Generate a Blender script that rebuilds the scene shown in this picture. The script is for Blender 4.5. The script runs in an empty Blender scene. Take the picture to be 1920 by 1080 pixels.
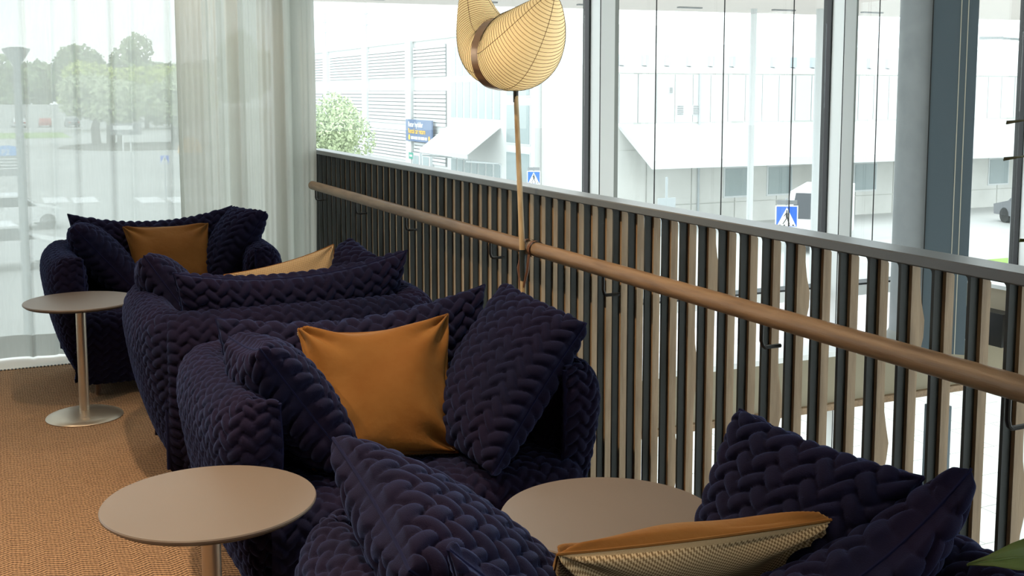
import bpy, math, random
import numpy as np
from mathutils import Vector, Matrix
R = math.radians
random.seed(7); rng = np.random.default_rng(7)
S = bpy.context.scene
C = S.collection

# ------------------------------------------------------------------ camera, sky, exposure
cam_d = bpy.data.cameras.new('camera'); cam = bpy.data.objects.new('camera', cam_d); C.objects.link(cam)
cam_d.sensor_width = 36; cam_d.lens = 36 * 2100 / 1920; cam_d.shift_y = -146 / 1920
cam_d.clip_start = 0.02; cam_d.clip_end = 900
cam.location = (0, 0, 1.5); cam.rotation_euler = (R(84), 0, R(-24.9))
S.camera = cam
vs = S.view_settings
S.display_settings.display_device = 'sRGB'
vs.view_transform = 'Standard'; vs.look = 'None'; vs.gamma = 1; vs.use_curve_mapping = False
vs.exposure = 0.0
SKY = 3.2
w = bpy.data.worlds.new('sky'); S.world = w; w.use_nodes = True
nt = w.node_tree; nt.nodes.clear()
wo = nt.nodes.new('ShaderNodeOutputWorld'); bg = nt.nodes.new('ShaderNodeBackground')
tc = nt.nodes.new('ShaderNodeTexCoord'); nz = nt.nodes.new('ShaderNodeTexNoise'); rp = nt.nodes.new('ShaderNodeValToRGB')
nz.inputs['Scale'].default_value = 3.0; nz.inputs['Detail'].default_value = 5
rp.color_ramp.elements[0].position = 0.40; rp.color_ramp.elements[0].color = (0.80, 0.90, 1.0, 1)
rp.color_ramp.elements[1].position = 0.62; rp.color_ramp.elements[1].color = (1.0, 1.0, 1.0, 1)
nt.links.new(tc.outputs['Generated'], nz.inputs['Vector']); nt.links.new(nz.outputs['Fac'], rp.inputs['Fac'])
nt.links.new(rp.outputs['Color'], bg.inputs['Color']); bg.inputs['Strength'].default_value = SKY
nt.links.new(bg.outputs[0], wo.inputs['Surface'])
WARM = (1.0, 0.73, 0.47)
SPOTS = [  # recessed ceiling downlights: x, y, watts
    (0.33, 3.10, 250), (0.80, 6.20, 40), (-0.95, 2.6, 200), (-1.15, 4.6, 70), (-0.9, 0.9, 120), (0.9, 0.3, 10)]

# ------------------------------------------------------------------ materials
MATS = {}
def pr(name, col, rough=0.6, metal=0.0, bump=None, var=None, sheen=0, sheencol=(1, 1, 1), emis=None, spec=0.5, coords='Object', sheenr=0.4):
    """principled material; var=(scale, colour2, amount_lo, amount_hi, stretch) mixes a noise colour; bump=(scale, strength, stretch)"""
    m = bpy.data.materials.new(name); m.use_nodes = True; n = m.node_tree; b = n.nodes['Principled BSDF']
    b.inputs['Base Color'].default_value = (*col, 1); b.inputs['Roughness'].default_value = rough; b.inputs['Metallic'].default_value = metal
    b.inputs['Specular IOR Level'].default_value = spec
    if sheen:
        b.inputs['Sheen Weight'].default_value = sheen; b.inputs['Sheen Tint'].default_value = (*sheencol, 1); b.inputs['Sheen Roughness'].default_value = sheenr
    if emis:
        b.inputs['Emission Color'].default_value = (*emis[0], 1); b.inputs['Emission Strength'].default_value = emis[1]
    t = None
    def noise(scale, stretch):
        nonlocal t
        if t is None: t = n.nodes.new('ShaderNodeTexCoord')
        mp = n.nodes.new('ShaderNodeMapping'); mp.inputs['Scale'].default_value = stretch or (1, 1, 1)
        q = n.nodes.new('ShaderNodeTexNoise'); q.inputs['Scale'].default_value = scale; q.inputs['Detail'].default_value = 4
        n.links.new(t.outputs[coords], mp.inputs['Vector']); n.links.new(mp.outputs[0], q.inputs['Vector'])
        return q
    if var:
        q = noise(var[0], var[4] if len(var) > 4 else None)
        r = n.nodes.new('ShaderNodeValToRGB'); r.color_ramp.elements[0].position = var[2]; r.color_ramp.elements[1].position = var[3]
        r.color_ramp.elements[0].color = (*col, 1); r.color_ramp.elements[1].color = (*var[1], 1)
        n.links.new(q.outputs['Fac'], r.inputs['Fac']); n.links.new(r.outputs['Color'], b.inputs['Base Color'])
    if bump:
        q = noise(bump[0], bump[2] if len(bump) > 2 else None)
        bp = n.nodes.new('ShaderNodeBump'); bp.inputs['Strength'].default_value = bump[1]; bp.inputs['Distance'].default_value = 0.004
        n.links.new(q.outputs['Fac'], bp.inputs['Height']); n.links.new(bp.outputs[0], b.inputs['Normal'])
    MATS[name] = m
    return m
pr('navy', (0.0085, 0.009, 0.026), 0.9, bump=(420, 0.3), sheen=0.30, sheencol=(0.18, 0.30, 0.75), spec=0.06, var=(5, (0.0115, 0.0085, 0.024), 0.35, 0.65))
pr('navy_piping', (0.009, 0.010, 0.035), 0.9, sheen=0.2, sheencol=(0.2, 0.3, 0.75), spec=0.06)
pr('mustard', (0.20, 0.088, 0.018), 0.75, bump=(35, 0.5), sheen=0.25, sheencol=(1, 0.75, 0.4), spec=0.2, var=(9, (0.17, 0.066, 0.010), 0.3, 0.7))
pr('oak', (0.37, 0.26, 0.155), 0.5, var=(9, (0.25, 0.165, 0.09), 0.40, 0.72, (6, 6, 0.7)), bump=(60, 0.2, (6, 6, 0.5)))
pr('oak_rail', (0.29, 0.185, 0.10), 0.42, var=(9, (0.17, 0.10, 0.05), 0.40, 0.75, (6, 0.6, 6)), bump=(60, 0.15, (6, 0.5, 6)))
pr('steel_dark', (0.022, 0.027, 0.026), 0.45, metal=0.0, spec=0.4)
pr('rail_cap', (0.10, 0.105, 0.105), 0.30, spec=0.9)
pr('black', (0.012, 0.012, 0.012), 0.4)
pr('table_top', (0.165, 0.135, 0.115), 0.40, var=(3, (0.15, 0.125, 0.105), 0.3, 0.7))
pr('table_edge', (0.035, 0.028, 0.022), 0.5)
pr('champagne', (0.50, 0.44, 0.36), 0.36, metal=0.85, bump=(200, 0.06, (1, 1, 0.05)))
pr('leg_wood', (0.12, 0.06, 0.03), 0.5)
pr('plaster', (0.82, 0.81, 0.78), 0.9)
pr('ceiling', (0.78, 0.77, 0.75), 0.9)
pr('floor_pale', (0.72, 0.70, 0.66), 0.35)
pr('alu_white', (0.86, 0.87, 0.86), 0.45)
pr('gasket', (0.01, 0.011, 0.012), 0.5)
pr('alu_grey', (0.26, 0.27, 0.25), 0.5)
pr('column_grey', (0.30, 0.32, 0.33), 0.55, var=(6, (0.26, 0.28, 0.29), 0.3, 0.7))
pr('column_blue', (0.085, 0.115, 0.135), 0.5)
pr('strip_pale', (0.55, 0.52, 0.42), 0.5)
pr('beige', (0.52, 0.44, 0.32), 0.7)
pr('beam_olive', (0.30, 0.26, 0.18), 0.7)
pr('foil', (0.75, 0.75, 0.75), 0.3, metal=0.9, bump=(30, 0.8))
pr('leather', (0.13, 0.055, 0.025), 0.5)
pr('bamboo', (0.60, 0.46, 0.27), 0.45, var=(14, (0.36, 0.24, 0.11), 0.4, 0.7, (4, 4, 0.6)))
pr('bronze', (0.52, 0.34, 0.22), 0.25, metal=0.6)
pr('rib', (0.05, 0.04, 0.012), 0.6)
pr('leaf', (0.065, 0.105, 0.012), 0.4, var=(14, (0.05, 0.085, 0.010), 0.4, 0.7))
pr('leaf_grey', (0.14, 0.16, 0.10), 0.5)
pr('stem', (0.12, 0.12, 0.05), 0.7)
pr('pot', (0.05, 0.05, 0.05), 0.6)
pr('soil', (0.03, 0.02, 0.015), 0.95)
pr('render_white', (0.66, 0.67, 0.66), 0.8)
pr('concrete', (0.66, 0.66, 0.63), 0.85, var=(0.8, (0.58, 0.58, 0.55), 0.4, 0.75))
pr('panel_pale', (0.56, 0.58, 0.58), 0.7)
pr('roof_pale', (0.60, 0.61, 0.61), 0.6)
pr('shutter', (0.60, 0.61, 0.61), 0.6)
pr('shutter_gap', (0.16, 0.17, 0.18), 0.7)
pr('far_glass', (0.30, 0.36, 0.37), 0.15)
pr('far_frame', (0.62, 0.65, 0.66), 0.5)
pr('grey_metal', (0.42, 0.46, 0.48), 0.45)
pr('sign_navy', (0.09, 0.15, 0.28), 0.5)
pr('sign_blue', (0.03, 0.16, 0.75), 0.4)
pr('sign_lightblue', (0.12, 0.35, 0.80), 0.4)
pr('sign_white', (0.85, 0.85, 0.85), 0.5)
pr('sign_yellow', (0.85, 0.50, 0.04), 0.5)
pr('sign_orange', (0.85, 0.40, 0.05), 0.5)
pr('sign_black', (0.03, 0.03, 0.03), 0.5)
pr('sign_grey', (0.25, 0.26, 0.27), 0.5)
pr('sign_green', (0.05, 0.30, 0.22), 0.5)
pr('asphalt', (0.42, 0.42, 0.41), 0.9, var=(0.15, (0.50, 0.50, 0.48), 0.35, 0.7))
pr('paver', (0.66, 0.65, 0.62), 0.85, var=(1.2, (0.58, 0.57, 0.55), 0.4, 0.7))
pr('grass', (0.22, 0.36, 0.07), 0.9, var=(2, (0.30, 0.42, 0.10), 0.4, 0.7))
pr('road_paint', (0.85, 0.85, 0.85), 0.7)
pr('foliage_pale', (0.42, 0.50, 0.28), 0.7, var=(1.5, (0.55, 0.62, 0.38), 0.4, 0.7))
pr('foliage_yellow', (0.42, 0.52, 0.10), 0.7, var=(0.6, (0.50, 0.58, 0.14), 0.4, 0.7))
pr('foliage_dark', (0.26, 0.34, 0.17), 0.8, var=(0.4, (0.32, 0.40, 0.20), 0.4, 0.7))
pr('bark', (0.10, 0.08, 0.06), 0.9)
pr('mulch', (0.13, 0.12, 0.10), 0.95)
pr('car_white', (0.80, 0.81, 0.82), 0.25)
pr('car_grey', (0.20, 0.21, 0.23), 0.25)
pr('car_red', (0.45, 0.05, 0.04), 0.3)
pr('car_glass', (0.05, 0.06, 0.07), 0.08)
pr('rubber', (0.02, 0.02, 0.02), 0.8)
pr('lamp_red', (0.6, 0.03, 0.02), 0.3)
pr('canopy', (0.72, 0.66, 0.63), 0.8)
pr('downlight_lens', (1, 0.9, 0.8), 0.5, emis=((1, 0.8, 0.55), 6))

def fabric_tweed():
    m = bpy.data.materials.new('tweed'); m.use_nodes = True; n = m.node_tree; b = n.nodes['Principled BSDF']
    b.inputs['Roughness'].default_value = 0.9; b.inputs['Specular IOR Level'].default_value = 0.15
    uv = n.nodes.new('ShaderNodeUVMap'); ck = n.nodes.new('ShaderNodeTexChecker'); ck.inputs['Scale'].default_value = 300
    ck.inputs['Color1'].default_value = (0.56, 0.42, 0.25, 1); ck.inputs['Color2'].default_value = (0.20, 0.13, 0.065, 1)
    mp = n.nodes.new('ShaderNodeMapping'); mp.inputs['Rotation'].default_value = (0, 0, R(20))
    n.links.new(uv.outputs[0], mp.inputs[0]); n.links.new(mp.outputs[0], ck.inputs['Vector']); n.links.new(ck.outputs['Color'], b.inputs['Base Color'])
    bp = n.nodes.new('ShaderNodeBump'); bp.inputs['Strength'].default_value = 0.4; bp.inputs['Distance'].default_value = 0.002
    n.links.new(ck.outputs['Fac'], bp.inputs['Height']); n.links.new(bp.outputs[0], b.inputs['Normal'])
    MATS['tweed'] = m
fabric_tweed()
def carpet():
    m = bpy.data.materials.new('carpet'); m.use_nodes = True; n = m.node_tree; L = n.links.new; b = n.nodes['Principled BSDF']
    b.inputs['Roughness'].default_value = 0.95; b.inputs['Specular IOR Level'].default_value = 0.1
    t = n.nodes.new('ShaderNodeTexCoord'); s = n.nodes.new('ShaderNodeSeparateXYZ'); L(t.outputs['Object'], s.inputs[0])
    def mth(op, a, bb=None):
        q = n.nodes.new('ShaderNodeMath'); q.operation = op
        for i, v in enumerate((a, bb)):
            if v is None: continue
            if isinstance(v, (int, float)): q.inputs[i].default_value = v
            else: L(v, q.inputs[i])
        return q.outputs[0]
    nz = n.nodes.new('ShaderNodeTexNoise'); nz.inputs['Scale'].default_value = 22; nz.inputs['Detail'].default_value = 3; L(t.outputs['Object'], nz.inputs['Vector'])
    wob = mth('MULTIPLY', nz.outputs['Fac'], 0.016)
    zig = mth('PINGPONG', s.outputs['X'], 0.05)
    yy = mth('ADD', mth('ADD', s.outputs['Y'], mth('MULTIPLY', zig, 0.55)), wob)
    st = mth('SINE', mth('MULTIPLY', yy, 2 * math.pi / 0.0165))
    yarn = mth('SINE', mth('MULTIPLY', mth('ADD', s.outputs['X'], wob), 2 * math.pi / 0.012))
    h = mth('ADD', mth('MULTIPLY', st, 0.9), mth('MULTIPLY', yarn, 0.2))
    n2 = n.nodes.new('ShaderNodeTexNoise'); n2.inputs['Scale'].default_value = 260; n2.inputs['Detail'].default_value = 2; L(t.outputs['Object'], n2.inputs['Vector'])
    h2 = mth('ADD', h, mth('MULTIPLY', mth('SUBTRACT', n2.outputs['Fac'], 0.5), 2.2))
    fac = mth('MULTIPLY_ADD', h2, 0.33); fac.node.inputs[2].default_value = 0.5
    r = n.nodes.new('ShaderNodeValToRGB'); L(fac, r.inputs['Fac'])
    r.color_ramp.elements[0].position = 0.15; r.color_ramp.elements[0].color = (0.07, 0.04, 0.024, 1)
    r.color_ramp.elements[1].position = 0.85; r.color_ramp.elements[1].color = (0.56, 0.36, 0.215, 1)
    L(r.outputs['Color'], b.inputs['Base Color'])
    bp = n.nodes.new('ShaderNodeBump'); bp.inputs['Strength'].default_value = 0.7; bp.inputs['Distance'].default_value = 0.004
    L(h2, bp.inputs['Height']); L(bp.outputs[0], b.inputs['Normal'])
    MATS['carpet'] = m
carpet()
def veil(name, col, transp, trans, scale=900):
    """woven cloth: part open weave, part diffuse, part translucent"""
    m = bpy.data.materials.new(name); m.use_nodes = True; n = m.node_tree; n.nodes.clear(); L = n.links.new
    o = n.nodes.new('ShaderNodeOutputMaterial'); tr = n.nodes.new('ShaderNodeBsdfTransparent'); d = n.nodes.new('ShaderNodeBsdfDiffuse'); tl = n.nodes.new('ShaderNodeBsdfTranslucent')
    d.inputs[0].default_value = (*col, 1); tl.inputs[0].default_value = (*col, 1)
    a = n.nodes.new('ShaderNodeMixShader'); a.inputs[0].default_value = trans; L(d.outputs[0], a.inputs[1]); L(tl.outputs[0], a.inputs[2])
    t = n.nodes.new('ShaderNodeTexCoord'); mp = n.nodes.new('ShaderNodeMapping'); mp.inputs['Scale'].default_value = (60, 60, 4)
    q = n.nodes.new('ShaderNodeTexNoise'); q.inputs['Scale'].default_value = 2; q.inputs['Detail'].default_value = 4
    L(t.outputs['Object'], mp.inputs[0]); L(mp.outputs[0], q.inputs['Vector'])
    r = n.nodes.new('ShaderNodeMapRange'); r.inputs[1].default_value = 0.3; r.inputs[2].default_value = 0.7; r.inputs[3].default_value = 1 - transp - 0.025; r.inputs[4].default_value = 1 - transp + 0.025
    L(q.outputs['Fac'], r.inputs[0])
    b = n.nodes.new('ShaderNodeMixShader'); L(r.outputs[0], b.inputs[0]); L(tr.outputs[0], b.inputs[1]); L(a.outputs[0], b.inputs[2]); L(b.outputs[0], o.inputs[0])
    MATS[name] = m
veil('sheer', (0.56, 0.585, 0.56), 0.20, 0.6)
veil('sheer_dense', (0.60, 0.61, 0.56), 0.03, 0.5)
veil('sheer_hem', (0.58, 0.60, 0.585), 0.10, 0.5)
def glass():
    m = bpy.data.materials.new('glass'); m.use_nodes = True; n = m.node_tree; n.nodes.clear(); L = n.links.new
    o = n.nodes.new('ShaderNodeOutputMaterial'); tr = n.nodes.new('ShaderNodeBsdfTransparent'); g = n.nodes.new('ShaderNodeBsdfGlossy')
    tr.inputs[0].default_value = (0.95, 0.98, 0.96, 1); g.inputs['Roughness'].default_value = 0.0
    a = n.nodes.new('ShaderNodeMixShader'); a.inputs[0].default_value = 0.05; L(tr.outputs[0], a.inputs[1]); L(g.outputs[0], a.inputs[2]); L(a.outputs[0], o.inputs[0])
    MATS['glass'] = m
glass()
def shade():
    m = pr('lamp_shade', (0.80, 0.68, 0.42), 0.7, emis=((1.0, 0.66, 0.26), 0.55)); b = m.node_tree.nodes['Principled BSDF']
    return m
shade()

# ------------------------------------------------------------------ object helpers
def link(o, parent=None):
    C.objects.link(o)
    if parent is not None: o.parent = parent
    return o
def tag(o, label=None, cat=None, group=None, kind=None):
    if label: o['label'] = label
    if cat: o['category'] = cat
    if group: o['group'] = group
    if kind: o['kind'] = kind
    return o
def empty(name, loc=(0, 0, 0), rz=0, parent=None):
    o = bpy.data.objects.new(name, None); o.location = loc; o.rotation_euler = (0, 0, rz); o.empty_display_size = 0.1
    return link(o, parent)
def thing(name, label, cat, loc=(0, 0, 0), rz=0, group=None):
    return tag(empty(name, loc, rz), label, cat, group)
class MB:
    def __init__(s): s.v = []; s.f = []; s.fm = []; s.cur = 0
    def add(s, vs, fs):
        k = len(s.v); s.v += [tuple(p) for p in vs]; s.f += [tuple(i + k for i in q) for q in fs]; s.fm += [s.cur] * len(fs); return s
    def box(s, x0, x1, y0, y1, z0, z1):
        return s.add([(x0, y0, z0), (x1, y0, z0), (x1, y1, z0), (x0, y1, z0), (x0, y0, z1), (x1, y0, z1), (x1, y1, z1), (x0, y1, z1)],
                     [(3, 2, 1, 0), (4, 5, 6, 7), (0, 1, 5, 4), (1, 2, 6, 5), (2, 3, 7, 6), (3, 0, 4, 7)])
    def prism(s, poly, axis, a, b):
        """poly: 2D points; axis 0: poly is (y,z) along x; 1: (x,z) along y; 2: (x,y) along z"""
        n = len(poly)
        def P(p, t): return (t, p[0], p[1]) if axis == 0 else (p[0], t, p[1]) if axis == 1 else (p[0], p[1], t)
        return s.add([P(p, a) for p in poly] + [P(p, b) for p in poly],
                     [tuple(range(n))[::-1], tuple(range(n, 2 * n))] + [(i, (i + 1) % n, n + (i + 1) % n, n + i) for i in range(n)])
    def tube(s, pts, r, n=8, cap=True):
        pts = [Vector(p) for p in pts]; rs = r if isinstance(r, (list, tuple)) else [r] * len(pts)
        up = None; k = len(s.v); fs = []; vs_ = []
        for i, p in enumerate(pts):
            t = (pts[min(i + 1, len(pts) - 1)] - pts[max(i - 1, 0)]).normalized()
            if up is None: up = Vector((0, 0, 1)) if abs(t.z) < 0.9 else Vector((1, 0, 0))
            a = t.cross(up).normalized(); b = a.cross(t).normalized(); up = b
            for j in range(n):
                q = 2 * math.pi * j / n; vs_.append(p + (a * math.cos(q) + b * math.sin(q)) * rs[i])
        for i in range(len(pts) - 1):
            for j in range(n):
                fs.append((i * n + j, i * n + (j + 1) % n, (i + 1) * n + (j + 1) % n, (i + 1) * n + j))
        if cap: fs += [tuple(range(n))[::-1], tuple(range((len(pts) - 1) * n, len(pts) * n))]
        return s.add(vs_, fs)
    def lathe(s, prof, cx=0, cy=0, n=48):
        vs_ = [(cx + r * math.cos(2 * math.pi * j / n), cy + r * math.sin(2 * math.pi * j / n), z) for r, z in prof for j in range(n)]
        m = len(prof)
        fs = [(i * n + j, i * n + (j + 1) % n, (i + 1) * n + (j + 1) % n, (i + 1) * n + j) for i in range(m - 1) for j in range(n)]
        fs += [tuple(range(n))[::-1], tuple(range((m - 1) * n, m * n))]
        return s.add(vs_, fs)
    def obj(s, name, mat, parent=None, smooth=False, loc=None):
        me = bpy.data.meshes.new(name); me.from_pydata(s.v, [], s.f)
        for q in (mat if isinstance(mat, (list, tuple)) else [mat]): me.materials.append(MATS[q])
        if max(s.fm, default=0): me.polygons.foreach_set('material_index', s.fm)
        if smooth:
            me.polygons.foreach_set('use_smooth', [True] * len(me.polygons)); me.set_sharp_from_angle(angle=R(40))
        me.update()
        o = bpy.data.objects.new(name, me)
        if loc: o.location = loc
        return link(o, parent)
def copy_tree(o, parent=None):
    c = o.copy(); C.objects.link(c); c.parent = parent
    for ch in list(o.children): copy_tree(ch, c)
    return c
def grid_mesh(name, P, UV, faces_mask=None, mat='navy', parent=None, loop=False, extra=None, matidx=None):
    nu, nv = P.shape[:2]
    idx = np.arange(nu * nv).reshape(nu, nv)
    a = idx[:-1, :-1]; b = idx[1:, :-1]; c = idx[1:, 1:]; d = idx[:-1, 1:]
    F = np.stack([a, b, c, d], -1).reshape(-1, 4)
    return np_mesh(name, P.reshape(-1, 3), F, UV.reshape(-1, 2), mat, parent)
def np_mesh(name, V, F, UV, mat, parent=None, matidx=None):
    me = bpy.data.meshes.new(name)
    me.vertices.add(len(V)); me.vertices.foreach_set('co', np.ascontiguousarray(V, dtype=np.float32).ravel())
    nF = len(F); me.loops.add(nF * 4); me.loops.foreach_set('vertex_index', np.ascontiguousarray(F, dtype=np.int32).ravel())
    me.polygons.add(nF); me.polygons.foreach_set('loop_start', np.arange(0, nF * 4, 4, dtype=np.int32)); me.polygons.foreach_set('loop_total', np.full(nF, 4, dtype=np.int32))
    me.polygons.foreach_set('use_smooth', np.ones(nF, dtype=bool))
    if UV is not None:
        l = me.uv_layers.new(name='UVMap'); l.data.foreach_set('uv', np.ascontiguousarray(UV[F.ravel()], dtype=np.float32).ravel())
    for q in (mat if isinstance(mat, (list, tuple)) else [mat]): me.materials.append(MATS[q])
    if matidx is not None: me.polygons.foreach_set('material_index', np.ascontiguousarray(matidx, dtype=np.int32))
    me.update(calc_edges=True); me.validate()
    o = bpy.data.objects.new(name, me)
    return link(o, parent)
def normals(P):
    du = np.gradient(P, axis=0); dv = np.gradient(P, axis=1)
    n = np.cross(du, dv); l = np.linalg.norm(n, axis=-1, keepdims=True); l[l < 1e-12] = 1
    return n / l
def quilt(u, v, W=0.0265, amp=0.012):
    """plaited quilting: puffed leaf-shaped pads laid in a herringbone, each pad's end tucked against its neighbour's side"""
    u = u / W; v = v * 0.86 / W
    u = u + 0.10 * np.sin(1.9 * v + 0.6 * np.sin(0.7 * u)); v = v + 0.10 * np.sin(1.7 * u)
    X = (u + v) * 0.70711; Y = (v - u) * 0.70711
    i = np.floor(X); j = np.floor(Y); m = np.mod(i - j, 4)
    hor = m < 1.5
    a = np.where(hor, (X - (i - m)) / 2, (Y - np.where(m > 2.5, j, j - 1)) / 2); b = np.where(hor, Y - j, X - i)
    ta = np.abs(2 * a - 1); tb = np.clip(np.abs(2 * b - 1 + 0.22 * (2 * a - 1)) / (1 - 0.28 * ta ** 3), 0, 1)
    return amp * np.power(np.clip(1 - tb ** 2, 0, 1), 0.42) * np.power(np.clip(1 - ta ** 2, 0, 1), 0.34)

# ------------------------------------------------------------------ room shell
def struct(name, mb, mat, smooth=False): return tag(mb.obj(name, mat, None, smooth), kind='structure')
struct('floor', MB().box(-6, 1.92, -3, 6.93, -0.30, 0.0), 'floor_pale')
struct('ceiling', MB().box(-6, 12.5, -3, 7.2, 2.9, 3.1), 'ceiling')
struct('wall_back', MB().box(-6, 1.95, -3.2, -3, -4.1, 2.9), 'plaster')
struct('wall_left', MB().box(-6.2, -6, -3, 7.2, -4.1, 2.9), 'plaster')
for k, (dx, dy, px, py, n_) in enumerate(((2.11, 0, 1.95, -3.1, 5), (0, 2.06, 12.6, -3.1, 5))):   # unseen glazing added on the atrium's far sides to let light onto the slats
    wn = tag(empty('window_%d' % (8 + k), (px, py, 0)), kind='structure')
    for i in range(n_ + 1):
        MB().box(i * dx - 0.05, i * dx + 0.05, i * dy - 0.05, i * dy + 0.05, -4.1, 2.9).obj('mullion', 'alu_white', wn)
        if i < n_: MB().box(i * dx + (0.05 if dx else -0.006), (i + 1) * dx - (0.05 if dx else -0.006), i * dy + (0.05 if dy else -0.006), (i + 1) * dy - (0.05 if dy else -0.006), -4.1, 2.9).obj('pane', 'glass', wn)
tag(MB().box(-6, 12.5, -3, 7.0, -4.3, -4.1).obj('floor_lower', 'paver'), kind='structure')
# slab edge under the balustrade
tag(MB().box(1.92, 1.95, -3, 6.93, -0.45, 0.0).obj('trim_1', 'beige'), kind='structure')

# window wall: one bay = one window, frame posts + pane
MX = [3.90 + 2.15 * k for k in range(-4, 4)]; MX[3] = 1.66
for i, x in enumerate(MX[:-1]):
    wn = tag(empty('window_%d' % (i + 1), (x, 7.0, 0)), kind='structure')
    if i >= 4:
        MB().box(-0.070, -0.055, -0.03, 0.06, -4.1, 2.9).obj('gasket', 'gasket', wn)
        MB().box(-0.055, 0.065, -0.16, 0.06, -4.1, 2.9).obj('mullion', 'alu_white', wn)
        MB().box(0.065, 0.12, -0.12, 0.06, -4.1, 2.9).obj('mullion_flange', 'alu_grey', wn)
        MB().box(-0.0545, -0.049, -0.164, -0.16, -4.1, 2.9).obj('gasket_line', 'gasket', wn)
    else:
        MB().box(-0.05, 0.05, -0.10, 0.06, -4.1, 2.9).obj('mullion', 'alu_white', wn)
    W_ = MX[i + 1] - x - 0.085; MB().box(0.05, W_, 0.0, 0.012, -0.03, 2.8).obj('pane', 'glass', wn)
    MB().box(0.05, W_, 0.0, 0.012, -4.0, -0.95).obj('pane', 'glass', wn)
    MB().box(0.05, W_, -0.06, 0.06, 2.8, 2.9).obj('window_head', 'alu_white', wn)
    MB().box(0.05, W_, -0.08, 0.06, -0.13, -0.045).obj('transom', 'alu_white', wn)
    MB().box(0.05, W_, -0.085, 0.06, -0.045, -0.03).obj('gasket', 'gasket', wn)
    MB().box(0.05, W_, -0.05, 0.06, -4.1, -4.0).obj('window_sill', 'alu_grey', wn)
    if i >= 4:
        for dx in ((0.47, 1.06, 1.70) if i == 4 else (0.40, 1.25) if i == 5 else (0.75,)):
            MB().tube([(dx, -0.05, -0.03), (dx, -0.05, 2.8)], 0.0045, 6).obj('blind_cable', 'black', wn)
# horizontal beam between the storeys in front of the glass, with pale sill and timber lip
tag(MB().box(1.96, 12.4, 6.62, 7.06, -0.88, -0.50).obj('trim_2', 'beam_olive'), kind='structure')
tag(MB().box(1.96, 12.4, 6.55, 7.06, -0.50, -0.46).obj('trim_3', 'alu_white'), kind='structure')
tag(MB().box(1.96, 12.4, 6.58, 7.06, -0.93, -0.88).obj('trim_4', 'oak_rail'), kind='structure')

# ------------------------------------------------------------------ round column with flat casing
t = thing('column', 'tall grey round column with a flat blue-grey casing beside the window wall', 'column', (6.50, 6.40, -0.46), R(-46))
MB().lathe([(0.265, 0.13), (0.265, 3.36)], n=48).obj('shaft', 'column_grey', t, True)
MB().lathe([(0.28, 0.0), (0.28, 0.10), (0.265, 0.13)], n=48).obj('base_ring', 'alu_grey', t, True)
MB().box(-0.02, 0.285, -0.30, 0.05, 0.02, 3.36).obj('casing', 'column_blue', t)
MB().box(-0.028, -0.02, -0.305, 0.0, 0.02, 3.36).obj('casing_joint', 'gasket', t)
for dx in (0.165, 0.212): MB().box(dx, dx + 0.006, -0.304, -0.299, 0.02, 3.36).obj('casing_strip', 'strip_pale', t)
t = thing('steel_post', 'slim blue-grey steel post below the beam at the window wall', 'post', (6.62, 6.35, -4.1))
MB().box(-0.07, 0.07, -0.07, 0.07, 0, 3.17).obj('shaft', 'column_blue', t)
MB().box(-0.15, 0.15, -0.15, 0.15, 0, 0.02).obj('base_plate', 'column_blue', t)
t = thing('bulkhead', 'beige boxed bulkhead jutting from the window wall right of the column', 'bulkhead', (7.75, 6.3, 0))
MB().box(-0.62, 0.9, -0.5, 0.3, -0.45, -0.03).obj('panel', 'beige', t)
MB().box(-0.66, 0.9, -0.54, 0.3, -0.03, 0.0).obj('ledge', 'alu_white', t)
MB().box(-0.76, -0.62, -0.2, 0.2, -0.46, -0.20).obj('black_box', 'black', t)
t = thing('dome_camera', 'small black dome camera under the beige bulkhead', 'camera', (7.22, 5.9, -0.45))
MB().lathe([(0.075, 0.0), (0.075, -0.025), (0.065, -0.03)], n=24).obj('housing', 'black', t, True)
MB().lathe([(0.055, -0.03), (0.05, -0.06), (0.03, -0.085), (0.004, -0.092)], n=24).obj('dome', 'car_glass', t, True)
t = MB().tube([(7.2, 6.05, 0.07), (7.4, 6.0, 0.08), (7.7, 5.95, 0.08), (8.4, 5.95, 0.08)], 0.07, 14).obj('foil_duct', 'foil', None, True)
tag(t, 'silver foil-wrapped duct lying on the beige bulkhead', 'duct')

# ------------------------------------------------------------------ ceiling downlights (above the frame)
for i, (x, y, wt) in enumerate(SPOTS):
    t = thing('downlight', 'round recessed ceiling downlight ' + ('above the middle sofa', 'above the far sofa', 'left of the middle sofa', 'left of the back-to-back sofa', 'left of the nearest sofa', 'behind the nearest sofa')[i], 'lamp', (x, y, 2.9), 0, 'ceiling downlights')
    MB().lathe([(0.075, -0.012), (0.075, 0.0), (0.05, 0.0), (0.05, -0.012)], n=24).obj('trim_ring', 'alu_white', t)
    MB().lathe([(0.045, -0.006), (0.045, -0.001)], n=24).obj('lens', 'downlight_lens', t)
    ld = bpy.data.lights.new('downlight_lamp', 'SPOT'); ld.energy = wt; ld.color = WARM; ld.spot_size = R(105); ld.spot_blend = 0.5; ld.shadow_soft_size = 0.025
    lo = bpy.data.objects.new('downlight_lamp', ld); lo.location = (0, 0, -0.02); link(lo, t)

# ------------------------------------------------------------------ carpet
t = thing('rug', 'brown herringbone woven carpet with a stitched edge at the window', 'rug', (0, 0, 0))
MB().box(-5.9, 1.78, -2.9, 6.52, 0.0005, 0.010).obj('weave', 'carpet', t)
mb = MB(); x = -1.2
while x < 1.7:
    mb.box(x, x + 0.009, 6.508, 6.528, 0.001, 0.0135); x += 0.018
tag(mb.obj('edge_stitching', 'black', t), kind='stuff')
MB().box(-5.9, 1.78, 6.52, 6.531, 0.0005, 0.011).obj('edge_binding', 'beige', t)

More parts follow.
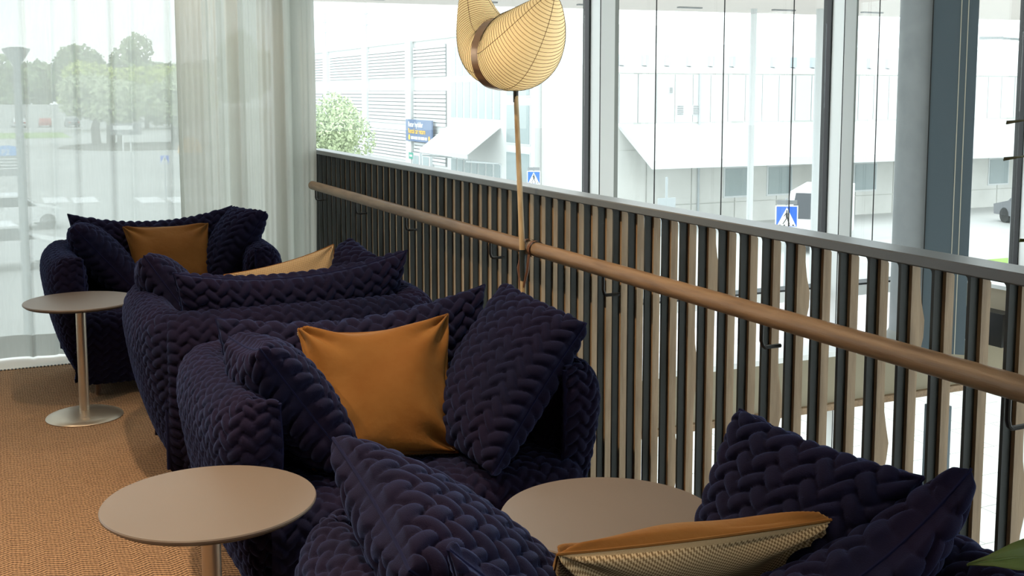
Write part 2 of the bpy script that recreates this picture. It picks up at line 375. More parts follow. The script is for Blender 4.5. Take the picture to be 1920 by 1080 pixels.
# ------------------------------------------------------------------ curtains
def drape(name, x0, x1, fn, z0, z1, mat, parent=None, nx=500, nz_=40, x_of=None):
    X = np.linspace(0, 1, nx); Z = np.linspace(z0, z1, nz_)
    xx, zz = np.meshgrid(X, Z, indexing='ij'); tz = (zz - z0) / (z1 - z0)
    px = x0 + (x1 - x0) * xx if x_of is None else x_of(xx, tz)
    P = np.stack([px, fn(px, zz, xx), zz], -1)
    return grid_mesh(name, P, np.stack([xx * (x1 - x0), zz], -1), mat=mat, parent=parent)
def w_sheer(x, z, s):
    d = 0.006 * np.sin(z * 1.7 + x * 3)
    y = 0.016 * np.sin(9.0 * x + 1.3) + 0.010 * np.sin(17 * x + 0.4 + 0.3 * z)
    for c, k in ((0.16, 0.9), (0.30, -0.6), (0.43, 0.8), (0.62, 1.0), (0.73, -0.7), (0.93, 1.0), (-0.2, 1), (-0.5, .7), (-0.9, 1)):
        y = y - k * 0.030 * np.exp(-((x - c - 0.012 * z) / 0.013) ** 2)
    return 6.80 + y + d
t = thing('sheer_curtain', 'thin translucent white curtain drawn across the left window', 'curtain', (0, 0, 0))
drape('fabric', -2.6, 1.02, w_sheer, 0.012, 2.86, 'sheer', t, 1500, 30)
drape('hem', -2.6, 1.02, lambda x, z, s: w_sheer(x, z, s) - 0.004, 0.010, 0.135, 'sheer_hem', t, 1500, 4)
MB().box(-2.7, 1.9, 6.72, 6.86, 2.86, 2.9).obj('track', 'alu_white', t)
def w_thick(x, z, s):
    y = 0.050 * np.sin(2 * np.pi * (s * 3.6 + 0.14 * np.sin(5 * s * np.pi) + 0.05 * z)) + 0.012 * np.sin(2 * np.pi * s * 8.3 + 1 + 0.5 * z) + 0.003 * np.sin(2 * np.pi * s * 27 + 2 * np.sin(z))
    return 6.68 + y * (0.75 + 0.3 * (1 - z / 2.9))
t = thing('gathered_curtain', 'pale grey-green curtain gathered in folds where the railing ends', 'curtain', (0, 0, 0))
drape('fabric', 0.985, 1.775, w_thick, 0.012, 2.86, 'sheer_dense', t, 700, 30,
      x_of=lambda s, tz: 0.985 + (0.775 + 0.02 * np.sin(3 * tz)) * s)
drape('back_fold', 1.60, 1.80, lambda x, z, s: 6.78 + 0.02 * np.sin(s * 14), 0.012, 2.86, 'sheer_hem', t, 60, 8)

# ------------------------------------------------------------------ balustrade
RX = 1.80
rail = thing('balustrade', 'dark steel and oak slat balustrade with a round oak handrail above the atrium', 'railing', (RX, 0, 0))
P_ = 0.0965; Y0 = 1.847 - 7 * P_
MB().prism([(-0.010, 1.128), (0.072, 1.128), (0.075, 1.131), (0.075, 1.150), (0.072, 1.153), (-0.010, 1.153), (-0.013, 1.150), (-0.013, 1.131)], 1, Y0 - 0.1, 6.84).obj('top_rail', 'rail_cap', rail)
MB().box(-0.005, 0.068, Y0 - 0.1, 6.82, 0.0, 0.02).obj('bottom_rail', 'steel_dark', rail)
post_me = None
fil = [(0.0, 0.02), (0.0, 1.128), (0.020, 1.128)] + [(0.020 - 0.012 * math.sin(R(a)), 1.128 - 0.012 + 0.012 * math.cos(R(a))) for a in (30, 60, 90)] + [(0.008, 0.02)]
nsl = int((6.78 - Y0) / P_)
for i in range(nsl + 1):
    y = Y0 + i * P_
    if post_me is None:
        o = MB().prism(fil[::-1], 0, 0.0, 0.024).obj('post', 'steel_dark', rail); post_me = o.data; o.location = (0, y, 0)
    else:
        o = bpy.data.objects.new('post', post_me); o.location = (0, y, 0); link(o, rail)
    # oak slat behind the steel bar; its outer edge swells in a soft wave whose height drifts from slat to slat
    zc = [(0.98 - 0.30 * (i - 7) + k * 1.2) for k in range(-60, 61)]
    prof = [(0.024, 0.03), (0.024, 1.127)]
    outer = []
    for k in range(29):
        z = 1.112 - k * (1.112 - 0.03) / 28
        b = sum(0.018 * math.exp(-((z - c) / 0.055) ** 2) for c in zc)
        outer.append((0.048 + b, z))
    prof += [(0.037, 1.127)] + outer
    mb = MB(); mb.prism(prof[::-1], 1, y - 0.009, y + 0.008); mb.obj('slat', 'oak', rail)
HX, HZ = 1.745 - RX, 0.943
MB().tube([(HX, y, HZ) for y in np.linspace(Y0 - 0.1, 6.62, 24)], 0.026, 24).obj('handrail', 'oak_rail', rail, True)
for y in (6.55, 5.73, 4.94, 3.96, 3.07, 2.26, 1.50):
    MB().tube([(HX, y, HZ - 0.026), (HX, y, 0.875), (HX + 0.004, y, 0.863), (HX + 0.012, y, 0.857), (HX + 0.06, y, 0.857)], 0.0055, 8).obj('bracket', 'black', rail, True)

# ------------------------------------------------------------------ side tables
TD, TH = 0.245, 0.555
def side_table(loc, label):
    t = thing('side_table', label, 'table', loc, 0, 'round pedestal side tables')
    MB().lathe([(TD - 0.012, TH - 0.016), (TD - 0.001, TH - 0.008), (TD, TH - 0.003), (TD - 0.002, TH)], n=96).obj('table_top', 'table_top', t, True)
    MB().lathe([(TD - 0.030, TH - 0.0185), (TD - 0.0115, TH - 0.0162), (TD - 0.0005, TH - 0.0076)], n=96).obj('edge_bevel', 'table_edge', t, True)
    MB().lathe([(0.0225, 0.012), (0.0225, TH - 0.017)], n=32).obj('stem', 'champagne', t, True)
    MB().lathe([(0.168, 0.0105), (0.170, 0.014), (0.165, 0.020), (0.14, 0.029), (0.10, 0.037), (0.05, 0.042), (0.024, 0.044)], n=64).obj('base', 'champagne', t, True)
    return t
side_table((0.425, 2.59, 0), 'round taupe side table in the foreground beside the middle sofa arm')
side_table((0.335, 5.41, 0), 'round taupe side table with pedestal base near the curtain')
side_table((1.225, 2.12, 0), 'round taupe side table behind the foreground beige cushion')

# ------------------------------------------------------------------ sofas (built once, facing -y, copied)
def smooth_path(pts, n):
    pts = np.array(pts, float); d = np.r_[0, np.cumsum(np.linalg.norm(np.diff(pts, axis=0), axis=1))]
    # catmull-rom through points, resampled evenly
    out = []
    for i in range(len(pts) - 1):
        p0 = pts[max(i - 1, 0)]; p1 = pts[i]; p2 = pts[i + 1]; p3 = pts[min(i + 2, len(pts) - 1)]
        for u in np.linspace(0, 1, 40, endpoint=False):
            out.append(0.5 * (2 * p1 + (p2 - p0) * u + (2 * p0 - 5 * p1 + 4 * p2 - p3) * u ** 2 + (3 * p1 - p0 - 3 * p2 + p3) * u ** 3))
    out.append(pts[-1]); out = np.array(out)
    d = np.r_[0, np.cumsum(np.linalg.norm(np.diff(out, axis=0), axis=1))]
    s = np.linspace(0, d[-1], n)
    return np.stack([np.interp(s, d, out[:, k]) for k in range(out.shape[1])], 1), s
STEP = 0.0056
PROF = [(-0.150, 0.075), (-0.085, 0.20), (-0.035, 0.36), (-0.006, 0.52), (0.0, 0.60), (-0.014, 0.66), (-0.055, 0.698), (-0.100, 0.700), (-0.145, 0.672), (-0.165, 0.62), (-0.170, 0.50), (-0.160, 0.34)]
def shell(name, plan, parent, pinch0, pinch1, capfront=None):
    L = np.linalg.norm(np.diff(np.array(plan), axis=0), axis=1).sum()
    nu = int(L / STEP); path, su = smooth_path(plan, nu); prof, sv = smooth_path(PROF, int(1.62 / STEP))
    tan = np.gradient(path, axis=0); tan /= np.linalg.norm(tan, axis=1, keepdims=True)
    out = np.stack([-tan[:, 1], tan[:, 0]], 1)          # outward when the plan runs left-front -> back -> right-front
    # seams: the surface tucks in towards both ends
    e = np.minimum(su if pinch0 else 9 + 0 * su, (su[-1] - su) if pinch1 else 9 + 0 * su)
    tuck = 0.030 * np.exp(-(e / 0.012) ** 2) + 0.016 * np.exp(-(e / 0.05) ** 2)
    cen = np.array([-0.085, 0.40])
    Pr = prof[None] + (cen - prof)[None] * np.array([1.0, 0.25])[None, None] * (tuck / 0.085)[:, None, None]
    # towards a free front end the padding wedges down to a seam
    ef = np.minimum(9 + 0 * su if pinch0 else su, 9 + 0 * su if pinch1 else su[-1] - su)
    kk = 0.10 + 0.90 * np.clip(ef / 0.22, 0, 1) ** 0.8
    vi = np.arange(len(prof)); i0 = int(np.argmax(prof[:, 0])); i1 = int(np.argmax(prof[:, 1]))
    iw = np.clip((vi - i0) / max(1, i1 - i0), 0, 1); iw = iw * iw * (3 - 2 * iw)
    Pr = Pr.copy(); Pr[..., 0] = Pr[..., 0] * (1 - (1 - kk)[:, None] * iw[None])
    P = np.empty((nu, len(prof), 3))
    P[..., 0] = path[:, None, 0] + out[:, None, 0] * Pr[..., 0]; P[..., 1] = path[:, None, 1] + out[:, None, 1] * Pr[..., 0]; P[..., 2] = Pr[..., 1]
    # the base draws in at the front ends
    N = normals(P)
    s_, v_ = np.meshgrid(su, sv, indexing='ij')
    fade = np.clip(e / 0.02, 0, 1)[:, None]
    chk = P[nu // 2, len(prof) // 4] ; sgn = 1.0 if np.dot(N[nu // 2, len(prof) // 4], np.r_[out[nu // 2], 0]) > 0 else -1.0
    P2 = P + N * sgn * (quilt(s_, v_) * fade)[..., None]
    F = np.arange(nu * len(prof)).reshape(nu, -1)
    q = np.stack([F[:-1, :-1], F[1:, :-1], F[1:, 1:], F[:-1, 1:]], -1).reshape(-1, 4)
    if sgn < 0: q = q[:, ::-1]
    o = np_mesh(name, P2.reshape(-1, 3), q, np.stack([s_, v_], -1).reshape(-1, 2), 'navy', parent)
    return o, P
def make_sofa():
    s = empty('sofa')
    lf = [(-0.415, -0.440), (-0.465, -0.446), (-0.525, -0.422), (-0.558, -0.35), (-0.572, -0.20), (-0.577, 0.0), (-0.573, 0.18), (-0.55, 0.32), (-0.505, 0.405)]
    bk = [(-0.505, 0.415), (-0.30, 0.440), (0.0, 0.448), (0.30, 0.440), (0.505, 0.415)]
    rt = [(-x, y) for x, y in lf[::-1]]
    la, PL = shell('arm', lf, s, False, True); ba, PB = shell('backrest', bk, s, True, True); ra, PR = shell('arm', rt, s, True, False)
    for arm, P, k in ((la, PL, 0), (ra, PR, -1)):      # seam down the front edge of each arm
        ring = P[k][:int(len(P[k]) * 0.62):8]
        MB().tube([tuple(p) for p in ring], 0.0075, 8).obj('piping', 'navy_piping', arm, True)
    for k in (0, -1):
        ring = PB[k][:int(len(PB[k]) * 0.6):8]; MB().tube([tuple(p) for p in ring], 0.006, 8).obj('seam_piping', 'navy_piping', ba, True)
    # seat: quilted pad rolling over the front edge down to the base
    sp, sv = smooth_path([(0.30, 0.40), (0.10, 0.418), (-0.20, 0.432), (-0.38, 0.430), (-0.455, 0.412), (-0.488, 0.365), (-0.485, 0.30), (-0.465, 0.20), (-0.43, 0.09)], int(1.15 / STEP))
    su = np.linspace(-0.455, 0.455, int(0.91 / STEP))
    u_, v_ = np.meshgrid(su, sv, indexing='ij')
    P = np.empty(u_.shape + (3,)); P[..., 0] = u_; P[..., 1] = sp[None, :, 0] - 0.012 * np.cos(u_ / 0.455 * 1.5); P[..., 2] = sp[None, :, 1]
    N = normals(P); sg = 1 if N[len(su) // 2, 20, 2] > 0 else -1
    P2 = P + N * sg * (quilt(u_, v_ + 0.01) * np.clip((0.455 - np.abs(u_)) / 0.02, 0, 1))[..., None]
    F = np.arange(u_.size).reshape(u_.shape); q = np.stack([F[:-1, :-1], F[1:, :-1], F[1:, 1:], F[:-1, 1:]], -1).reshape(-1, 4)
    if sg < 0: q = q[:, ::-1]
    np_mesh('seat', P2.reshape(-1, 3), q, np.stack([u_, v_], -1).reshape(-1, 2), 'navy', s)
    MB().box(-0.40, 0.40, -0.40, 0.30, 0.085, 0.12).obj('base', 'navy_piping', s)
    for x in (-0.36, 0.36):
        for y in (-0.34, 0.30):
            MB().tube([(x, y, 0.0105), (x, y, 0.11)], [0.014, 0.018], 12).obj('leg', 'leg_wood', s, True)
    return s
sofa = make_sofa()
SOFAS = [((1.06, 3.25, 0), 0, 'navy quilted tub sofa in the middle, facing the viewer'),
         ((0.785, 6.13, 0), 0, 'navy quilted tub sofa farthest back, standing against the curtain'),
         ((1.03, 4.47, 0), math.pi, 'navy quilted tub sofa seen from behind, back to back with the middle sofa'),
         ((1.03, 1.58, 0), math.pi, 'navy quilted tub sofa nearest the viewer, cut off by the bottom edge')]
for i, (loc, rz, lab) in enumerate(SOFAS):
    o = sofa if i == 0 else copy_tree(sofa)
    o.location = loc; o.rotation_euler = (0, 0, rz); tag(o, lab, 'sofa', 'quilted tub sofas')

# ------------------------------------------------------------------ cushions
def cushion(name, label, cat_group, corners, thick, mats='navy', quilted=True, bow=0.10, res=0.0043, pw=0.43, bend=0.0, wr=0.0, seed=0, rot90=False, sag=0.0, pipe=True, amp=0.0135, W_q=0.0275):
    """corners: bottom-left, bottom-right, top-right, top-left in the room; pointed corners, hollow edges, puffed middle"""
    c = np.array(corners, float); base = c.mean(0).copy(); base[2] = c[:, 2].min(); c = c - base
    W = (np.linalg.norm(c[1] - c[0]) + np.linalg.norm(c[2] - c[3])) / 2; H = (np.linalg.norm(c[3] - c[0]) + np.linalg.norm(c[2] - c[1])) / 2
    nu = max(24, int(W / res)); nv = max(24, int(H / res))
    def sp(n):
        g = np.linspace(-1, 1, n); return 0.45 * g + 0.55 * np.sin(np.pi * g / 2)
    x, y = np.meshgrid(sp(nu), sp(nv), indexing='ij')
    x2 = x * (1 - bow * (1 - y ** 2) * np.abs(x)); y2 = y * (1 - bow * (1 - x ** 2) * np.abs(y) * min(1.6, W / H))
    s = (x2 + 1) / 2; t_ = (y2 + 1) / 2
    M = ((1 - s) * (1 - t_))[..., None] * c[0] + (s * (1 - t_))[..., None] * c[1] + (s * t_)[..., None] * c[2] + ((1 - s) * t_)[..., None] * c[3]
    n0 = np.cross(c[1] - c[0] + c[2] - c[3], c[3] - c[0] + c[2] - c[1]); n0 /= np.linalg.norm(n0)
    th = thick * np.power(np.clip((1 - x ** 2) * (1 - y ** 2), 0, 1), pw)
    M = M + (bend * (x ** 2 - 0.4))[..., None] * n0
    M[..., 2] -= sag * (1 - x ** 2) * t_ ** 1.5
    r = np.random.default_rng(seed)
    def wrink():
        z = np.zeros_like(x)
        if wr:
            for k in range(9):
                a = r.uniform(0, np.pi); f = r.uniform(3, 7); ph = r.uniform(0, 6.3); z += np.sin(f * (x * np.cos(a) + y * np.sin(a)) + ph + 0.8 * np.sin(2 * x + k)) * np.sign(r.uniform(-1, 1))
            z = z / 9 * wr
            # tucks pulled in from the corners and the top edge
            for cx in (-1, 1):
                for cy in (-1, 1):
                    d = np.hypot(x - cx, y - cy); z += wr * 0.8 * np.sin(8 * np.arctan2((y - cy) * cy, (x - cx) * cx) + cx) * np.exp(-(d / 0.6) ** 2)
        return z
    edge = np.clip(np.minimum(1 - np.abs(x), 1 - np.abs(y)) / 0.025, 0, 1)
    uu = x2 * W / 2; vv = y2 * H / 2
    sides = []
    for sg in (1, -1):
        P = M + (sg * th)[..., None] * n0
        N = normals(P); N = N * np.where((N @ n0) * sg >= 0, 1, -1)[..., None]
        d = wrink() * edge
        if quilted: d = d + (quilt(vv, uu, W_q, amp) if rot90 else quilt(uu, vv, W_q, amp)) * np.clip(edge * 1.4, 0, 1) * np.clip(th / (0.17 * thick), 0.12, 1)
        sides.append(P + N * d[..., None])
    nb = nu * nv; F = np.arange(nb).reshape(nu, nv); B = F + nb
    bm = np.zeros((nu, nv), bool); bm[0] = bm[-1] = True; bm[:, 0] = bm[:, -1] = True
    B = np.where(bm, F, B)
    q1 = np.stack([F[:-1, :-1], F[1:, :-1], F[1:, 1:], F[:-1, 1:]], -1).reshape(-1, 4); q2 = np.stack([B[:-1, 1:], B[1:, 1:], B[1:, :-1], B[:-1, :-1]], -1).reshape(-1, 4)
    V = np.concatenate([sides[0].reshape(-1, 3), sides[1].reshape(-1, 3)]); UV = np.stack([uu, vv], -1).reshape(-1, 2); UV = np.concatenate([UV, UV + 0.37])
    mi = None
    if isinstance(mats, tuple): mi = np.r_[np.zeros(len(q1)), np.ones(len(q2))]
    o = np_mesh(name, V, np.concatenate([q1, q2]), UV, mats, None, mi); o.location = base
    tag(o, label, 'cushion', cat_group)
    if pipe:
        b = np.concatenate([M[:, 0], M[-1, 1:], M[::-1, -1][1:], M[0, ::-1][1:]])[::2]
        b = np.concatenate([b, b[:1]])
        MB().tube([tuple(k) for k in b], 0.0030 if quilted else 0.0030, 6, cap=False).obj('piping', 'navy_piping' if quilted else ('mustard'), o, True)
    return o
GB, GA, GM = 'wide quilted back cushions', 'square quilted arm cushions', 'mustard and beige cushions'
# middle sofa
cushion('back_cushion', 'wide navy quilted back cushion on the middle sofa behind the mustard cushion', GB,
        [(0.60, 3.36, 0.42), (1.44, 3.36, 0.42), (1.492, 3.43, 0.855), (0.600, 3.46, 0.81)], 0.10, bow=0.05, sag=0.05, rot90=False)
cushion('arm_cushion', 'navy quilted cushion slumped on the left arm of the middle sofa', GA,
        [(0.82, 3.32, 0.46), (0.88, 2.86, 0.45), (0.615, 2.90, 0.83), (0.595, 3.22, 0.80)], 0.105, bow=0.10)
cushion('arm_cushion', 'navy quilted cushion leaning on the right arm of the middle sofa, by the railing', GA,
        [(1.214, 2.74, 0.45), (1.16, 3.16, 0.46), (1.49, 3.245, 0.885), (1.560, 2.843, 0.825)], 0.10, bow=0.07)
cushion('throw_cushion', 'large mustard velvet cushion in the middle of the sofa facing the viewer', GM,
        [(0.775, 2.99, 0.45), (1.20, 2.96, 0.45), (1.274, 3.22, 0.81), (0.792, 3.20, 0.81)], 0.075, ('mustard', 'tweed'), False, bow=0.07, wr=0.017, seed=3, sag=0.02)
# far sofa
cushion('back_cushion', 'wide navy quilted back cushion on the far sofa by the curtain', GB,
        [(0.37, 6.30, 0.42), (1.17, 6.30, 0.42), (1.215, 6.37, 0.865), (0.350, 6.39, 0.855)], 0.095, bow=0.05, sag=0.055, res=0.0055)
cushion('arm_cushion', 'navy quilted cushion on the left arm of the far sofa', GA,
        [(0.64, 6.30, 0.46), (0.67, 5.93, 0.45), (0.353, 6.04, 0.825), (0.36, 6.30, 0.80)], 0.10, bow=0.10, res=0.0055)
cushion('arm_cushion', 'navy quilted cushion on the right arm of the far sofa, beside the gathered curtain', GA,
        [(1.05, 5.93, 0.45), (1.02, 6.28, 0.46), (1.205, 6.24, 0.865), (1.315, 5.96, 0.865)], 0.10, bow=0.06, res=0.0055)
cushion('throw_cushion', 'mustard velvet cushion on the far sofa by the curtain', GM,
        [(0.66, 6.02, 0.46), (1.035, 6.0, 0.46), (1.05, 6.20, 0.79), (0.61, 6.22, 0.79)], 0.06, ('mustard', 'tweed'), False, bow=0.06, wr=0.011, seed=5)
# sofa seen from behind
cushion('back_cushion', 'wide navy quilted back cushion sagging over the sofa seen from behind', GB,
        [(1.44, 4.34, 0.42), (0.62, 4.32, 0.42), (0.570, 4.12, 0.855), (1.510, 4.26, 0.865)], 0.10, bow=0.05, sag=0.05)
cushion('arm_cushion', 'navy quilted cushion on the sofa seen from behind, pointing up at its left end', GA,
        [(0.80, 4.92, 0.46), (0.78, 4.50, 0.46), (0.520, 4.54, 0.865), (0.55, 4.92, 0.80)], 0.10, bow=0.10)
cushion('arm_cushion', 'navy quilted cushion on the sofa seen from behind, its tip beside the railing', GA,
        [(1.20, 4.50, 0.46), (1.15, 4.86, 0.46), (1.408, 4.69, 0.865), (1.47, 4.42, 0.80)], 0.10, bow=0.08)
cushion('throw_cushion', 'beige cushion peeking over the back of the sofa seen from behind', GM,
        [(1.34, 4.52, 0.48), (0.90, 4.54, 0.45), (0.84, 4.62, 0.755), (1.305, 4.62, 0.855)], 0.07, ('mustard', 'tweed'), False, bow=0.08, wr=0.008, seed=8)
# nearest sofa
cushion('back_cushion', 'wide navy quilted back cushion of the nearest sofa, its tip at lower right', GB,
        [(1.44, 1.55, 0.42), (0.62, 1.55, 0.42), (0.554, 1.407, 0.865), (1.481, 1.343, 0.865)], 0.10, bow=0.06, pw=0.30, sag=0.21, res=0.0036)
cushion('arm_cushion', 'navy quilted cushion on the left arm of the nearest sofa, pointed tip up', GA,
        [(0.99, 1.86, 0.45), (0.92, 1.46, 0.45), (0.53, 1.50, 0.80), (0.548, 1.969, 0.865)], 0.105, bow=0.08, res=0.0036)
cushion('arm_cushion', 'navy quilted cushion on the right arm of the nearest sofa, against the railing', GA,
        [(1.20, 1.46, 0.45), (1.24, 1.86, 0.45), (1.333, 1.790, 0.870), (1.455, 1.42, 0.83)], 0.09, bow=0.08, res=0.0036)
cushion('throw_cushion', 'beige tweed cushion with a mustard front in the foreground at the bottom edge', GM,
        [(1.28, 1.79, 0.46), (0.86, 1.82, 0.46), (0.803, 1.554, 0.755), (1.307, 1.483, 0.755)], 0.07, ('mustard', 'tweed'), False, bow=0.05, wr=0.013, seed=11, res=0.0036)

# ------------------------------------------------------------------ lantern lamp strapped to the handrail
LC = np.array([1.70, 3.63, 0.0])
ex = np.array([math.cos(R(24.9)), math.sin(R(-24.9)), 0]) ; ey = np.array([math.sin(R(24.9)), math.cos(R(24.9)), 0])
lamp = thing('floor_lamp', 'crescent-shaped lantern lamp on a bamboo pole strapped to the handrail', 'lamp', (1.70, 3.60, 0))
lb = np.array([1.70, 3.60, 0.0])
def lp(px, py, dd):      # lantern outline point: sideways and up in metres from the pole top, dd towards the room
    return LC + ex * (px / 525.0) - ey * dd + np.array([0, 0, 1.497 + py / 525.0]) - lb
def lobe(name, path):
    pts = np.array([list(lp(a, b, d)) for a, b, r, d in path]); rr = np.array([r / 525.0 for a, b, r, d in path])
    pp, ss = smooth_path(np.c_[pts, rr], 60)
    mb = MB(); mb.tube([tuple(q[:3]) for q in pp], [max(0.002, q[3]) for q in pp], 40); o = mb.obj(name, 'lamp_shade', lamp, True)
    V = np.array(mb.v).reshape(60, 40, 3)
    n = int(ss[-1] / 0.012); rb = MB()
    for k in range(1, n):
        f = k / n * 59; i = int(f); a = f - i
        ring = V[i] * (1 - a) + V[min(i + 1, 59)] * a
        cen = ring.mean(0); ring = cen + (ring - cen) * 1.004
        if np.linalg.norm(ring[0] - cen) < 0.006: continue
        rb.tube([tuple(q) for q in ring] + [tuple(ring[0])], 0.0009, 4, cap=False)
    tag(rb.obj('rib_wires', 'rib', o), kind='stuff')
    for j in (0, 8, 16, 24, 32):
        MB().tube([tuple(V[i, j]) for i in range(0, 59)], 0.0011, 4).obj('seam', 'rib', o)
    return o, pp
def herm(p0, p1, t0, t1, mag, radii):
    out = []; p0, p1, t0, t1 = (np.array(q, float) for q in (p0, p1, t0, t1))
    for t, r in radii:
        q = (2 * t**3 - 3 * t**2 + 1) * p0 + (t**3 - 2 * t**2 + t) * mag * t0 + (-2 * t**3 + 3 * t**2) * p1 + (t**3 - t**2) * mag * t1
        out.append((q[0], q[1], r, q[2] / 525.0))
    return out
lobe('shade', herm((-20, 73, 0), (66, 172, 140), (0.5, -0.15, 0.85), (0.35, 0.85, 0.4), 190, [(0, 64), (0.12, 68), (0.25, 72), (0.38, 71), (0.5, 65), (0.62, 56), (0.74, 44), (0.84, 32), (0.92, 20), (0.97, 10), (1, 3)]))
lobe('shade', herm((-26, 73, -10), (-88, 225, -110), (-0.55, 0, -0.8), (-0.1, 0.95, -0.3), 190, [(0, 63), (0.15, 63), (0.3, 59), (0.45, 51), (0.6, 41), (0.75, 31), (0.87, 21), (0.95, 11), (1, 3)]))
# metal band round the waist: a short open hoop
ca = np.array(lp(-38, 74, -0.034)); cb = np.array(lp(-10, 72, 0.014))
MB().tube([tuple(ca), tuple(ca + (cb - ca) * 0.5), tuple(cb)], [0.1275, 0.1310, 0.1300], 64).obj('band', 'bronze', lamp, True)
top = np.array([1.70, 3.63, 1.50]) - lb; hand = np.array([1.705, 3.585, 0.93]) - lb; foot = np.array([1.70, 3.53, 0.012]) - lb
MB().tube([tuple(foot), tuple(hand), tuple(hand + (top - hand) * 0.5), tuple(top)], [0.012, 0.0105, 0.0095, 0.0085], 16).obj('pole', 'bamboo', lamp, True)
MB().tube([tuple(top - np.array([0, 0, 0.035])), tuple(top + np.array([0, 0, 0.01]))], 0.0095, 16).obj('collar', 'black', lamp, True)
MB().tube([tuple(hand + np.array([0, -0.008, -0.10])), tuple(hand + np.array([0, 0.0005, 0.01]))], 0.0115, 16).obj('sleeve', 'steel_dark', lamp, True)
MB().lathe([(0.075, 0.0105), (0.075, 0.018), (0.02, 0.026)], cx=foot[0], cy=foot[1], n=32).obj('base', 'steel_dark', lamp, True)
for dy in (-0.028, 0.030):
    pts = []
    for k in range(25):
        a = R(-60 + 300 * k / 24)
        pts.append((1.745 - 1.70 + 0.031 * math.cos(a), 3.585 + dy * (1 if k < 20 else 1) - 3.60, 0.943 + 0.031 * math.sin(a)))
    mb = MB()
    for (x, y, z), (x2, y2, z2) in zip(pts[:-1], pts[1:]):
        mb.add([(x, y - 0.009, z), (x, y + 0.009, z), (x2, y2 + 0.009, z2), (x2, y2 - 0.009, z2)], [(0, 1, 2, 3)])
    mb.obj('strap', 'leather', lamp, True)
    MB().tube([(1.718 - 1.70, 3.585 + dy - 3.60, 0.925), (1.708 - 1.70, 3.585 + dy * 1.3 - 3.60, 0.87), (1.700 - 1.70, 3.583 - 3.60, 0.77)], [0.006, 0.006, 0.003], 6).obj('strap_tail', 'leather', lamp, True)

# ------------------------------------------------------------------ potted plant at the right edge
t = thing('potted_plant', 'leafy green plant reaching in from the right edge beside the nearest sofa', 'plant', (1.66, 0.92, 0.0105))
MB().lathe([(0.085, 0.0), (0.11, 0.24), (0.118, 0.25), (0.105, 0.25), (0.10, 0.22)], n=32).obj('pot', 'pot', t, True)
MB().lathe([(0.10, 0.215), (0.10, 0.22)], n=32).obj('soil', 'soil', t)
MB().tube([(0, 0, 0.21), (0.01, 0.01, 0.6), (-0.01, 0.02, 1.0), (0.0, 0.03, 1.42)], [0.012, 0.010, 0.008, 0.005], 10).obj('stem', 'stem', t, True)
def leaf(base, tip, wid, droop, mat, roll=0.0):
    b = Vector(base); e = Vector(tip); d = e - b; L = d.length; d.normalize(); side = d.cross(Vector((0, 0, 1))).normalized(); up = side.cross(d).normalized()
    rot = Matrix.Rotation(roll, 3, d); side = rot @ side; up = rot @ up
    mb = MB(); n = 14; vs_ = []; fs = []
    for i in range(n + 1):
        u = i / n; c = b + d * (L * u) + Vector((0, 0, droop * math.sin(math.pi * u)))
        if u < 0.22: ww = 0.004 + wid * (u / 0.22) ** 2 * 0.5
        else: ww = wid * (math.sin(math.pi * min(1, ((u - 0.22) / 0.78)) ** 0.75)) ** 0.8 if u < 0.999 else 0.0006
        if u >= 0.22: ww = max(0.0006, wid * math.sin(math.pi * (0.17 + 0.83 * (u - 0.22) / 0.78)) * (1 + 0.07 * math.sin(u * 40)))
        for j, k in enumerate((-1, -0.5, 0, 0.5, 1)):
            vs_.append(c + side * (ww * k) + up * (abs(k) * ww * 0.35 + 0.003 * math.sin(u * 30 + k * 2)))
    for i in range(n):
        for j in range(4): fs.append((i * 5 + j, i * 5 + j + 1, (i + 1) * 5 + j + 1, (i + 1) * 5 + j))
    o = mb.add(vs_, fs).obj('leaf', mat, t, True)
    m = o.modifiers.new('thickness', 'SOLIDIFY'); m.thickness = 0.0012
    MB().tube([vs_[i * 5 + 2] - up * 0.0 for i in range(n + 1)], 0.0016, 6).obj('midrib', mat, o, True)
    return o
LEAVES = True
if LEAVES:
    # base on the stem, tips reach towards the frame
    leaf((-0.01, 0.02, 0.80), (-0.445, 0.18, 0.832), 0.040, 0.025, 'leaf', -0.75)
    leaf((0, 0.03, 1.34), (-0.298, 0.28, 1.392), 0.022, 0.03, 'leaf_grey', -0.5)
    leaf((0, 0.03, 1.42), (-0.296, 0.28, 1.446), 0.022, 0.02, 'leaf_grey', -0.5)
    leaf((0, 0.02, 1.20), (-0.257, 0.28, 1.268), 0.022, 0.02, 'leaf', -0.5)
    leaf((0, 0.03, 1.40), (0.15, 0.20, 1.55), 0.04, 0.03, 'leaf')
    leaf((0, 0.03, 1.30), (0.05, -0.22, 1.35), 0.04, 0.03, 'leaf')
    leaf((0, 0.02, 1.15), (0.20, -0.05, 1.20), 0.045, 0.04, 'leaf')
    leaf((0, 0.02, 1.05), (-0.16, -0.18, 1.10), 0.045, 0.04, 'leaf')
    leaf((0, 0.02, 0.90), (0.12, -0.20, 0.92), 0.05, 0.04, 'leaf')
    leaf((0, 0.02, 0.75), (0.02, -0.22, 0.72), 0.05, 0.04, 'leaf')

